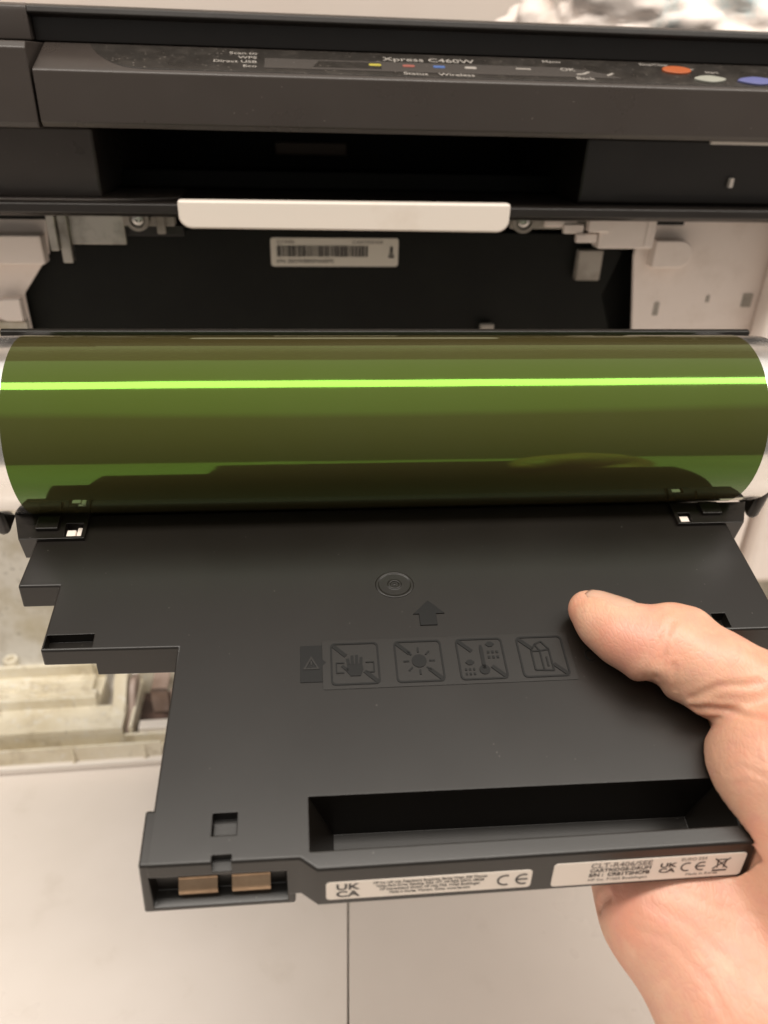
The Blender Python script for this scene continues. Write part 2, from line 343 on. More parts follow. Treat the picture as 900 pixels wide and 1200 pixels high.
# inside of the machine
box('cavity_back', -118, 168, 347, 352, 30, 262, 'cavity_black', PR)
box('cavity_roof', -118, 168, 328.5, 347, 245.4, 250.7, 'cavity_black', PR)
box('gear_tooth', 84, 90.5, 332, 335, 193, 202.0, 'grey_plastic', PR, bevel=.8)
yprism0 = lambda name, pts, y0, y1, m: mk(name, *(lambda a: ([(v[0], y1-v[2], v[1]) for v in a[0]], a[1]))(prism_vf(pts, 0, y1-y0)), m, PR, True, .6)
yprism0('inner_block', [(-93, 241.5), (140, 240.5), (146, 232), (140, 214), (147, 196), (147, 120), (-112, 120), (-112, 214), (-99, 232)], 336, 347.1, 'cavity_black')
lb = mk('serial_label', *[(lambda a: ([(v[0], 335.9-v[2], v[1]) for v in a[0]], a[1]))(prism_vf(rrect(-7.6, 46.2, 226.4, 238.0, 1.2), 0, .4))][0], 'label_grey', PR, True)
x = -5; bars = []
while x < 33:
    wd = random.choice((.25, .25, .5, .8)); bars.append((x, x+wd, 335.25, 335.5, 230.4, 234.8)); x += wd+random.choice((.25, .3, .5))
boxes('barcode', bars, 'ink', lb, bevel=0, smooth=False)
LM = lambda X, z: Matrix.Translation(Vector((X, 335.4, z))*S) @ Matrix.Rotation(R(90), 4, 'X')
text('lettering', 'CLT-R406', 1.8, 'ink_grey', lb, LM(-5.3, 236.3), world=True); text('lettering', 'CARTRIDGE', 1.6, 'ink_grey', lb, LM(26.6, 236.3), world=True, sx=1.5)
text('lettering', 'S/N: ZEOWB8GF4A0072', 2.0, 'ink', lb, LM(-5.3, 228.5), world=True, sx=1.15)
boxes('recycling_mark', [(42, 44.4, 335.25, 335.5, 230.0, 230.8), (42.2, 44.2, 335.25, 335.5, 231.2, 231.6), (42.6, 43.8, 335.25, 335.5, 232, 234.6)], 'ink', lb, bevel=0)
# pale side frames beside the opening
def yprism(name, pts, y_front, y_back, m, parent, bevel=.6):      # pts (X,z)
    vs, fs = prism_vf(pts, 0, y_back-y_front); return mk(name, [(v[0], y_back-v[2], v[1]) for v in vs], fs, m, parent, True, bevel)
sf = yprism('side_frame', [(XL+6, 256), (-93, 256), (-95.6, 232), (-108.2, 216), (-107, 60), (XL+6, 60)], 331, 333, 'white_plastic', PR)
def lug(X0, X1, z0, z1, yf, m='white_plastic', left=True, parent=sf):
    r = (z1-z0)/2; p = []
    for i in range(13):
        a = R(90+180*i/12) if left else R(-90+180*i/12); p.append(((X0+r if left else X1-r)+r*math.cos(a), (z0+z1)/2+r*math.sin(a)))
    p += [(X1, z0), (X1, z1)] if left else [(X0, z1), (X0, z0)]
    return yprism('lug', p, yf, 331.2, m, parent, .8)
lug(-124, -95.6, 229.2, 240.4, 324); lug(-119, -108.6, 206.4, 215.6, 325)
box('frame_step', XL+8, -108.4, 327.6, 331.1, 196, 205.6, 'dusty_grey', sf)
box('frame_step', XL+8, -128, 325, 331.1, 140, 250, 'white_plastic', sf, bevel=2)
sg = yprism('side_frame', [(XR-6, 256), (151.8, 256), (149.2, 232), (155, 198), (155, 60), (XR-6, 60)], 331, 333, 'white_plastic', PR)
lug(155.6, 173, 228.2, 239.8, 325, left=False, parent=sg)
each('frame_slot', [(204.6, 209.2, 330.4, 331.2, 209.8, 215.8), (163, 165.4, 330.6, 331.2, 206, 212), (187, 188.6, 330.6, 331.2, 212, 215)], 'grey_plastic', sg, bevel=.2)
extrude_x('frame_column', [(331, 62), (331, 252), (322, 252), (316, 248), (316, 66)], 211, 232, 'white_plastic', sg, bevel=4)
extrude_x('frame_column', [(331, 62), (331, 252), (318, 252), (312, 248), (312, 66)], 236, XR-8, 'white_plastic', sg, bevel=4)
# outer shell
box('shell_side', XL, XL+5, 300, 600, 1, 280, 'case_brown', PR); box('shell_side', XR-5, XR, 300, 600, 1, 280, 'case_brown', PR)
box('shell_back', XL+5, XR-5, 590, 599, 1, 304, 'case_dark', PR)
# open front door folded flat on the table, its dusty inside upward
def skirt(x0, x1, m):
    prof = [(321, 26.5), (324, 27.5), (326.5, 31), (328, 40), (328.6, 60), (328.4, 132), (346, 136), (346, 4), (321, 4)]
    return extrude_x('door_hinge_skirt', prof, x0, x1, m, PR, bevel=0)
skirt(XL+7, -104, 'dusty_grey'); skirt(150, XR-7, 'dusty_grey')
door = box('front_door', XL+2, XR-2, 274.6, 352, .4, 4.6, 'white_edge', PR, bevel=1.0)
def terr(x0, x1, hinge=False):
    fl = box('door_flange', x0, x1, 276.9, 278.2, 4.5, 13.8, 'dusty_cream', door, bevel=.3)
    box('door_channel', x0, x1, 278.1, 284.1, 4.5, 6.2, 'dusty_cream', door, bevel=0)
terr(XL+6, -70); terr(142, XR-6)
for X in (-190, -150, -112, -78.5, 152, 190, 230): mk('door_fin', [(X, 275.4, 4.5), (X+1, 275.4, 4.5), (X+1, 277, 4.5), (X, 277, 4.5), (X, 276.6, 13.4), (X+1, 276.6, 13.4), (X+1, 277, 13.4), (X, 277, 13.4)], [(0,3,2,1),(4,5,6,7),(0,1,5,4),(1,2,6,5),(2,3,7,6),(3,0,4,7)], 'dusty_cream', door, True)
def crinkled(name, x0, x1, y0, y1, z0, z1, amp, m, fr=.12, nx=70, ny=28):
    vs, fs = [], []
    for j in range(ny+1):
        for i in range(nx+1):
            X = x0+(x1-x0)*i/nx; Y = y0+(y1-y0)*j/ny
            e = min(1, 6*min(i/nx, 1-i/nx, j/ny, 1-j/ny)); q = Vector((X*fr*.55+.25*Y*fr, Y*fr*1.3, 3.1))
            h = 1-abs(noise.noise(q+.6*Vector((noise.noise(q*1.7), noise.noise(q*1.7+Vector((9, 2, 1))), 0))))*2.4
            vs.append((X, Y, z1+amp*e*(h-.55)))
    n = nx+1
    fs = [(j*n+i, j*n+i+1, (j+1)*n+i+1, (j+1)*n+i) for j in range(ny) for i in range(nx)]
    b = len(vs); rim = [i for i in range(n)] + [j*n+nx for j in range(1, ny+1)] + [ny*n+i for i in range(nx-1, -1, -1)] + [j*n for j in range(ny-1, 0, -1)]
    vs += [(vs[k][0], vs[k][1], z0) for k in rim]; k = len(rim)
    fs += [(rim[i], b+i, b+(i+1) % k, rim[(i+1) % k]) for i in range(k)]
    return mk(name, vs, fs, m, door, True, 0)
crinkled('door_ledge', XL+6, -89, 284.1, 300.4, 4.5, 17.7, .7, 'dusty_cream', .05)
crinkled('door_pad', XL+6, -107, 302.2, 318.6, 17, 22.6, 2.1, 'dusty_cream', .16)
each('door_rim', [(XL+6, -103.6, 300.5, 302.3, 17, 23.6), (-107, -103.6, 302.2, 306.5, 17, 23.6), (XL+6, -108, 318.5, 320.6, 17, 29.8)], 'dusty_cream', door, bevel=.6)
crinkled('door_ledge', XL+6, -103, 302, 322.5, 4.5, 18.5, .6, 'dusty_cream', .05)
crinkled('door_shelf', XL+6, -103.8, 320.5, 340, 17, 26.4, 1.5, 'dusty_cream', .06)
def post(X, Y, r, z0, z1):
    vs, fs = [], []
    for (rr, z) in ((r*1.1, z0), (r, z1), (r*.62, z1), (r*.55, z1-3)):
        for k in range(28): a = 2*math.pi*k/28; vs.append((X+rr*math.cos(a), Y+rr*math.sin(a), z))
    for i in range(3):
        for k in range(28): k2 = (k+1) % 28; fs.append((i*28+k, i*28+k2, (i+1)*28+k2, (i+1)*28+k))
    fs.append(tuple(range(84, 112))); return mk('door_post', vs, fs, 'dusty_cream', door, True, .3)
post(-149.5, 323.4, 3.4, 22, 32)
# the pit with its arm
each('door_pit', [(-89, -60, 284.2, 286, 4.5, 12.5), (-86.5, -84.6, 286, 322, 4.5, 16), (-86.5, -60, 320, 322, 4.5, 24)], 'dusty_cream', door, bevel=.5)
box('pit_floor', -84.6, -58, 286, 320, 4.5, 6.5, 'pit_dark', door, bevel=0)
mk('pit_arm', *[(lambda a: ([(v[2]-96, v[0], v[1]) for v in a[0]], a[1]))(prism_vf([(290, 12), (290, 17), (301, 20), (308, 26), (314, 28), (320, 24), (320, 12)], 0, 6.6))][0], 'dusty_cream', door, True, .6)
mk('pit_arm', *[(lambda a: ([(v[2]-88.6, v[0], v[1]) for v in a[0]], a[1]))(prism_vf([(286.5, 10), (286.5, 13), (299, 15.5), (306, 23), (311, 25), (318, 22), (318, 10)], 0, 3.2))][0], 'bracket_pink', door, True, .6)
each('pit_bracket', [(-77.5, -69, 303, 305, 8, 23), (-77.5, -69, 303, 318, 21.6, 23), (-67, -62, 300, 302, 8, 25)], 'bracket_pink', door, bevel=.6)
box('door_ledge', -82, -50, 286.2, 292, 6.4, 14.5, 'white_edge', door, bevel=.8)
box('door_floor', -58, 142, 278.5, 346, 4.5, 8, 'dusty_grey', door, bevel=0)
crinkled('door_ledge', 143, XR-6, 284.1, 322.5, 4.5, 20, .8, 'dusty_cream', .05)

# ------------------------------------------------------------------ drum unit (local: x = along drum, y = away from the viewer, z = up from the plate)
DU = tag(empty('drum_unit', (25.2, 194.3, 187.4)), 'black plastic imaging unit with a long shiny green drum, held up by the hand', 'drum unit')
DUM = Matrix.Translation(Vector((25.2, 194.3, 187.4))*S) @ Matrix.Rotation(R(-1.43), 4, 'Z') @ Matrix.Rotation(R(16), 4, 'X')
DU.matrix_basis = DUM
def P2(pts): return [(p[0], -p[1]) for p in pts]          # (u,v) with v towards the viewer
def up(name, pts, z0, z1, m=None, parent=None, bot=None, bevel=0):
    return mk(name, *prism_vf(P2(pts), z0, z1, P2(bot) if bot else None), m, parent, False, bevel)
FT, FH = .287, 11.3
dr = FT*FH
body = up('body', [(-54.0, -.8), (72.2, -.8), (72.2, 100.2), (-21.3, 100.4), (-24.8, 97.9), (-55.6, 97.7), (-54.9, 60)], -FH, 0, 'unit_black', DU,
    bot=[(-54.0, -.8), (72.6, -.8), (72.6, 100.2+dr), (-21.3, 100.4+dr), (-24.8, 97.9+dr), (-55.6, 97.7+dr), (-54.9, 60)])
tabs = up('c', [(-96, -.7), (102, -.7), (103, 46.2), (60, 46), (-50, 45.6), (-87.6, 45.1), (-87.2, 24.9), (-97.8, 24.8)], -8.2, 0,
    bot=[(-96, -.7), (102, -.7), (103, 48.4), (60, 48.2), (-50, 47.8), (-87.6, 47.3), (-87.2, 27), (-97.8, 27)])
boxc = up('c', [(-57.0, 86.2), (-26, 86.2), (-26, 97.6), (-57, 97.6)], -14.6, -.02, bot=[(-57.6, 86.2), (-26, 86.2), (-26, 97.6+FT*14.6), (-57.6, 97.6+FT*14.6)])
well = up('c', [(-25.2, 83.4), (71.6, 83.4), (71.6, 98.4), (-25.2, 98.4)], -19, -6, bot=[(-20, 85), (69, 85), (69, 97.6), (-20, 97.6)])
boolean(body, [tabs, boxc, well], 'UNION', .55)
def cb(u0, u1, v0, v1, z0, z1): return mk('c', *box_vf(u0, u1, -v1, -v0, z0, z1), None)
cut = [cb(-99, -86.5, 10, 30, -12, -6.4), cb(-91, -75, 28, 52, -12, -4.4), cb(-87.0, -75.4, 40.6, 44.4, -3.2, 2), cb(84.6, 88.6, 40.8, 45.3, -3.2, 2),
       up('c', [(-23.6, 84.9), (70.2, 85.6), (69.8, 96.6), (-23.4, 96.7)], -17.6, 2, bot=[(-17.6, 86.6), (66.6, 87.2), (66.6, 96.2), (-17.6, 96.2)]),
       cb(-43, -37.8, 87.6, 92.3, -3.4, 2), cb(-42.6, -38.6, 96.2, 99.6, -2.6, 2),
       cb(-89.5, -84.5, 3.6, 8.6, -12, 2), cb(87.6, 91.4, 4.6, 8.4, -12, 2)]
# front recess that holds the contacts, following the leaning front face
cut.append(mk('c', [(u, -(97.6-FT*z+dvv), z) for (u, z, dvv) in ((-55.6, -13.4, 1), (-27.4, -13.4, 1), (-27.4, -3.2, 1), (-55.6, -3.2, 1), (-55.0, -13.2, -3.6), (-28, -13.2, -3.6), (-28, -4.4, -3.6), (-55.0, -4.4, -3.6))],
    [(0,3,2,1),(4,5,6,7),(0,1,5,4),(1,2,6,5),(2,3,7,6),(3,0,4,7)], None))
boolean(body, cut)
add_bevel(body, .38)
box('hole_flap', -42.9, -37.9, -92.2, -88.9, -3.3, -1.9, 'unit_emblem_plate', DU, False, .2)
for u0 in (-50.2, -39.2):
    z0, z1 = -13.0, -8.2
    vs, fs, K = [], [], 8
    for k in range(K+1):
        t = k/K; z = z0+(z1-z0)*t; bow = 1.5*math.sin(math.pi*min(1, t*1.15))
        for th in (0, .45):
            y = -(97.6-FT*z-2.6+bow)+th
            vs += [(u0, y, z), (u0+8, y, z)]
    for k in range(K):
        b = 4*k
        fs += [(b, b+1, b+5, b+4), (b+2, b+6, b+7, b+3), (b, b+4, b+6, b+2), (b+1, b+3, b+7, b+5)]
    fs += [(0, 2, 3, 1), (4*K, 4*K+1, 4*K+3, 4*K+2)]
    mk('contact', vs, fs, 'copper', DU)
# end brackets that carry the drum
def bracket(u0, u1, v0, v1, hole):
    b = up('end_bracket', [(u0, v0), (u1, v0), (u1, v1), (u0+3.5 if u0 < 0 else u0, v1)] if u0 < 0 else [(u0, v0), (u1+4, v0), (u1, v1), (u0, v1)], -6.5, 1.2, 'unit_black', DU)
    boolean(b, [cb(*hole, -12, 3)]); add_bevel(b, .3); return b
bracket(-104.5, -83.6, -1.0, 9.3, (-89.4, -84.6, 3.7, 8.5)); bracket(86.6, 106.8, .6, 9.0, (87.7, 91.3, 4.7, 8.3))
each('bracket_clip', [(-97, -91, -6.5, -1.5, 1.1, 2.4), (-88.2, -86.6, -8.4, -7.0, -2, -.6), (95, 101, -6, -1.2, 1.1, 2.3)], 'unit_black', DU, False, .25)
each('hole_block', [(-88.9, -86.4, -8.3, -5.6, -3, .6), (-86.3, -84.9, -8.3, -4.4, -3, .2), (88.0, 90.9, -8.0, -5.4, -3, .5)], 'bar_white', DU, False, .3)  # small white blocks inside the bracket holes
# drum
DY, DZ, DR = 20.9, 16.0, 25.5
drum = lathe_x('drum', [(-99.6, DR-.25), (-99.4, DR), (106.0, DR), (106.2, DR-.25)], 'drum_green', DU, DY, DZ, 160)
lathe_x('drum_ring', [(-107.4, DR-1.5), (-107.2, DR-.3), (-99.5, DR-.12), (-99.5, 10)], 'aluminium', drum, DY, DZ, 128)
lathe_x('drum_ring', [(106.1, 10), (106.1, DR-.12), (114.6, DR-.3), (114.8, DR-1.5)], 'aluminium', drum, DY, DZ, 128)
lathe_x('drum_shaft', [(-115, 3), (-114.8, 3.2), (120, 3.2), (120.2, 3)], 'aluminium', drum, DY, DZ, 32)
# cradle under and behind the drum
arc = [(DY+27.2*math.cos(R(a)), DZ+27.2*math.sin(R(a))) for a in range(226, 345, 6)]; arc2 = [(DY+29.2*math.cos(R(a)), DZ+29.2*math.sin(R(a))) for a in range(340, 225, -6)]
extrude_x('cradle', arc+arc2, -100, 106, 'unit_black', DU, False)
extrude_x('rear_rail', [(DY+26.6, -4), (DY+26.6, 29.6), (DY+27.0, 30.2), (DY+28.4, 30.2), (DY+28.8, 29.6), (DY+28.8, -4)], -112, 121, 'unit_black', DU, False, .2)
each('end_cap', [(-112, -107.8, 0, 44, -8, 28), (115.2, 119, 0, 44, -8, 28)], 'unit_black', DU, False, 2)
# boss, arrow and warning pictograms
bu, bv_ = .7, 27.8
vs, fs = [], []
for (r, z) in ((5.3, -.1), (5.0, .22), (4.4, .22), (4.2, .02), (1.9, .02), (1.75, .3), (1.2, .3), (1.05, -.05), (.45, -.05), (.4, .18), (.01, .2)):
    for k in range(48): a = 2*math.pi*k/48; vs.append((bu+r*math.cos(a), -bv_+.88*r*math.sin(a), z))
for i in range(10):
    for k in range(48): k2 = (k+1) % 48; fs.append((i*48+k, i*48+k2, (i+1)*48+k2, (i+1)*48+k))
mk('boss', vs, fs, 'unit_black', DU)
up('arrow', [(9.0, 33.6), (13.0, 37.9), (10.7, 37.9), (10.7, 41.5), (6.2, 41.5), (6.2, 37.9), (4.7, 37.9)], -.1, .3, 'unit_emblem', DU, bevel=.08)
strip = mk('pictogram_plate', *prism_vf(P2(rrect(-19.2, 43.6, 45.2, 59.2, .5)), -.1, .16), 'unit_emblem_plate', DU, False, .05)
vs, fs = prism_vf(P2([(-24.6, 46.6), (-19.2, 46.6), (-19.2, 50.6), (-18.2, 51.6), (-19.2, 52.6), (-19.2, 57), (-24.6, 57)]), -.1, .18)
warn = mk('warning_tab', vs, fs, 'unit_emblem', DU, False, .05)
vs, fs = [], []
tri = [(-23.9, 53.5), (-21.9, 49.7), (-19.9, 53.5)]; tri2 = [(-23.2, 53.1), (-21.9, 50.6), (-20.6, 53.1)]
ring_vf(P2(tri), P2(tri2), .1, .34, vs, fs); prism_vf(P2([(-22.1, 51.1), (-21.7, 51.1), (-21.75, 52.3), (-22.05, 52.3)]), .1, .34, None, vs, fs); prism_vf(P2(disc_pts(-21.9, 52.7, .2, 8)), .1, .34, None, vs, fs)
mk('warning_sign', vs, fs, 'unit_emblem_plate', warn)
def pictogram(uc, kind):
    vs, fs = [], []; z0, z1 = .1, .34; c = (uc, 52.2)
    A = lambda pts: prism_vf(P2([(c[0]+p[0], c[1]+p[1]) for p in pts]), z0, z1, None, vs, fs)
    ro = [(c[0]+p[0], c[1]+p[1]) for p in rrect(-6, 6, -6, 6, 1.2)]; ri = [(c[0]+p[0], c[1]+p[1]) for p in rrect(-5.55, 5.55, -5.55, 5.55, .9)]
    ring_vf(P2(ro), P2(ri), z0, z1, vs, fs)
    def line(p, q, wd):
        d = Vector((q[0]-p[0], q[1]-p[1])).normalized(); n = Vector((-d.y, d.x))*wd/2
        A([(p[0]+n.x, p[1]+n.y), (q[0]+n.x, q[1]+n.y), (q[0]-n.x, q[1]-n.y), (p[0]-n.x, p[1]-n.y)])
    line((-5.3, -5.3), (-2.2, -2.2), 1.0); line((2.3, 2.3), (5.3, 5.3), 1.0)
    if kind == 'hand':
        A([(-1.9, .2), (1.7, .2), (2.0, 1.8), (1.2, 3.6), (-1.2, 3.6), (-2.2, 2.2)])
        for i, (x, h) in enumerate(((-1.6, -1.4), (-.6, -2.2), (.4, -2.4), (1.4, -1.7))): line((x, .4), (x+.12*(i-1.5), h), .72)
        line((-1.8, 2.0), (-3.2, .6), .7)
        for sx in (-1, 1):
            line((sx*2.6, -.2), (sx*4.6, -.2), .3); line((sx*4.6, -.3), (sx*4.6, 2.6), .3); line((sx*4.6, 2.6), (sx*2.7, 2.6), .3)
    if kind == 'sun':
        A(disc_pts(0, 0, 1.85, 24))
        for k in range(8):
            a = R(45*k+(0 if k % 2 == 0 else 0)); line((2.5*math.cos(a), 2.5*math.sin(a)), (3.9*math.cos(a), 3.9*math.sin(a)), .42)
    if kind == 'thermo':
        A(disc_pts(.3, 3.2, 1.35, 20)); line((.3, 3), (.3, -3.4), .9); line((.3, -3.4), (.3, -3.9), .55)
        for (x, y, s) in ((-3.1, 1.0, 1), (2.7, -4.1, 1)): A([(x-1.2, y), (x-.4, y-.75), (x+.4, y-.75), (x+1.2, y), (x+.4, y+.75), (x-.4, y+.75)])
        for k in range(2):
            for j in range(3): line((1.7+1.1*j, -1.8+1.5*k), (2.3+1.1*j, -1.8+1.5*k), .7)
            for j in range(3): line((-4.6+1.0*j, 3.0+1.3*k), (-4.1+1.0*j, 3.0+1.3*k), .65)
    if kind == 'carton':
        for a, b in (((-2.6, -1.6), (-2.6, 3.9)), ((-2.6, 3.9), (2.0, 4.2)), ((2.0, 4.2), (2.0, -2.0)), ((2.0, -2.0), (.4, -4.4)), ((.4, -4.4), (-1.4, -3.6)), ((-1.4, -3.6), (-2.6, -1.6)), ((-1.4, -3.6), (-.4, -1.6)), ((-.4, -1.6), (2, -2)), ((-.4, -1.6), (-.4, 4.0)), ((-.4, -1.6), (-2.6, -1.6)), ((.9, .2), (.9, 3.0))): line(a, b, .42)
    return mk('pictogram', vs, fs, 'unit_emblem', strip)
for uc, k in ((-11.2, 'hand'), (4.7, 'sun'), (20.4, 'thermo'), (36.0, 'carton')): pictogram(uc, k)
vs, fs = [], []
for cu_ in (48.4, 52.2):
    po = []
    for i in range(13): a = R(60+240*i/12); po.append((cu_+1.5*math.cos(a), 52.4+1.7*math.sin(a)))
    pi2 = [(cu_+(p[0]-cu_)*.76, 52.4+(p[1]-52.4)*.8) for p in po]
    prism_vf(P2(po+pi2[::-1]), -.05, .12, None, vs, fs)
mk('moulded_mark', vs, fs, 'unit_emblem', DU)
# stickers on the leaning front face of the handle
ff = math.atan2(1, FT)
def FM(u, s, h=0):          # s = distance down the face from its top edge
    dn = Vector((0, -FT, -1)).normalized(); nm = Vector((0, -1, FT)).normalized()
    p = Vector((u, -100.3, 0)) + dn*s + nm*h
    m = Matrix((Vector((1, 0, 0)), -dn, nm)).transposed().to_4x4(); m.translation = p*S; return m
def sticker(u0, u1, s0, s1):
    o = mk('sticker', *prism_vf(rrect(u0, u1, -s1, -s0, .9), .0, .14), 'label_white', DU, False, .05)
    o.data.transform(FM(0, 0, .03)); return o
def flat(name, polys, m, parent):
    vs, fs = [], []
    for p in polys: prism_vf(p, .16, .21, None, vs, fs)
    o = mk(name, vs, fs, m, parent, False, 0, False); o.data.transform(FM(0, 0, .03)); return o
def c_shape(cx, cy, r, th, a0=50, a1=310):
    po = [(cx+r*math.cos(R(a0+(a1-a0)*i/14)), cy+r*math.sin(R(a0+(a1-a0)*i/14))) for i in range(15)]
    return po+[(cx+(p[0]-cx)*(1-th/r), cy+(p[1]-cy)*(1-th/r)) for p in po][::-1]
def ce(u, s, r, th): return [c_shape(u, -s, r, th, 65, 295), c_shape(u+2.25*r, -s, r, th, 65, 295), [(u+1.35*r, -s-th/2), (u+2.75*r, -s-th/2), (u+2.75*r, -s+th/2), (u+1.35*r, -s+th/2)]]
def ukca(u, s, h, lb, m):
    text('lettering', 'UK', h, m, lb, FM(u, s-h*.45, .2), ext=.02, sx=1.35, bold=.06); text('lettering', 'CA', h, m, lb, FM(u, s+h*.45, .2), ext=.02, sx=1.35, bold=.06)
s1 = sticker(-19.6, 23.7, 4.2, 9.9)
ukca(-17.6, 7.1, 2.6, s1, 'ink')
for i, (t, uo) in enumerate((('HP Inc. UK Ltd. Regulatory Enquiries, Earley West, 300 Thames', -10.8), ('Valley Park Drive, Reading, RG6 1PT. HP REG 23010, 08028', -10.4), ('HP Deutschland GmbH, HP HQ-TRE, 71025 Boeblingen', -8.2), ('Made in Korea, Vietnam, China. www.hp.com', -4.5))):
    text('lettering', t, 1.05, 'ink', s1, FM(-11.2+26.6/2, 5.15+1.12*i, .2), ext=.02, align='CENTER', sx=.88, bold=.012)
flat('conformity_mark', ce(18.0, 7.0, 1.75, .42), 'ink', s1)
s2 = sticker(28.2, 70.6, 2.9, 10.4)
text('lettering', 'CLT-R406/SEE', 2.1, 'ink_grey', s2, FM(36.2, 4.3, .2), ext=.02, sx=1.08, bold=.02); text('lettering', 'CARTRIDGE-DRUM', 1.5, 'ink', s2, FM(36.2, 5.9, .2), ext=.02, sx=1.05, bold=.03)
text('lettering', 'S/N :  CRB1T2HCFB', 1.5, 'ink', s2, FM(36.2, 7.4, .2), ext=.02, sx=1.05, bold=.05); text('lettering', 'HP Inc. 71025 Boeblingen', 1.15, 'ink_grey', s2, FM(36.2, 8.95, .2), ext=.02, sx=1.1)
ukca(51.6, 6.5, 1.95, s2, 'ink'); text('lettering', 'EURO 554', 1.3, 'ink_grey', s2, FM(56.0, 4.0, .2), ext=.02, sx=1.0); text('lettering', 'Made in Korea', 1.1, 'ink_grey', s2, FM(58.0, 9.1, .2), ext=.02, sx=1.1)
flat('conformity_mark', ce(57.8, 6.5, 1.45, .34), 'ink', s2)
bn = lambda pts: [(65.4+x, -6.1+y) for x, y in pts]
flat('bin_mark', [bn([(-1.5, 1.5), (1.5, 1.5), (1.5, 1.25), (-1.5, 1.25)]), bn([(-1.1, 1.2), (-.85, 1.2), (-.55, -1.3), (-.8, -1.3)]), bn([(1.1, 1.2), (.85, 1.2), (.55, -1.3), (.8, -1.3)]), bn([(-1.8, 1.7), (-1.6, 1.9), (1.8, -1.5), (1.6, -1.7)]), bn([(1.8, 1.7), (1.6, 1.9), (-1.8, -1.5), (-1.6, -1.7)]), bn([(-1.6, -2.0), (1.6, -2.0), (1.6, -2.45), (-1.6, -2.45)])], 'ink', s2)

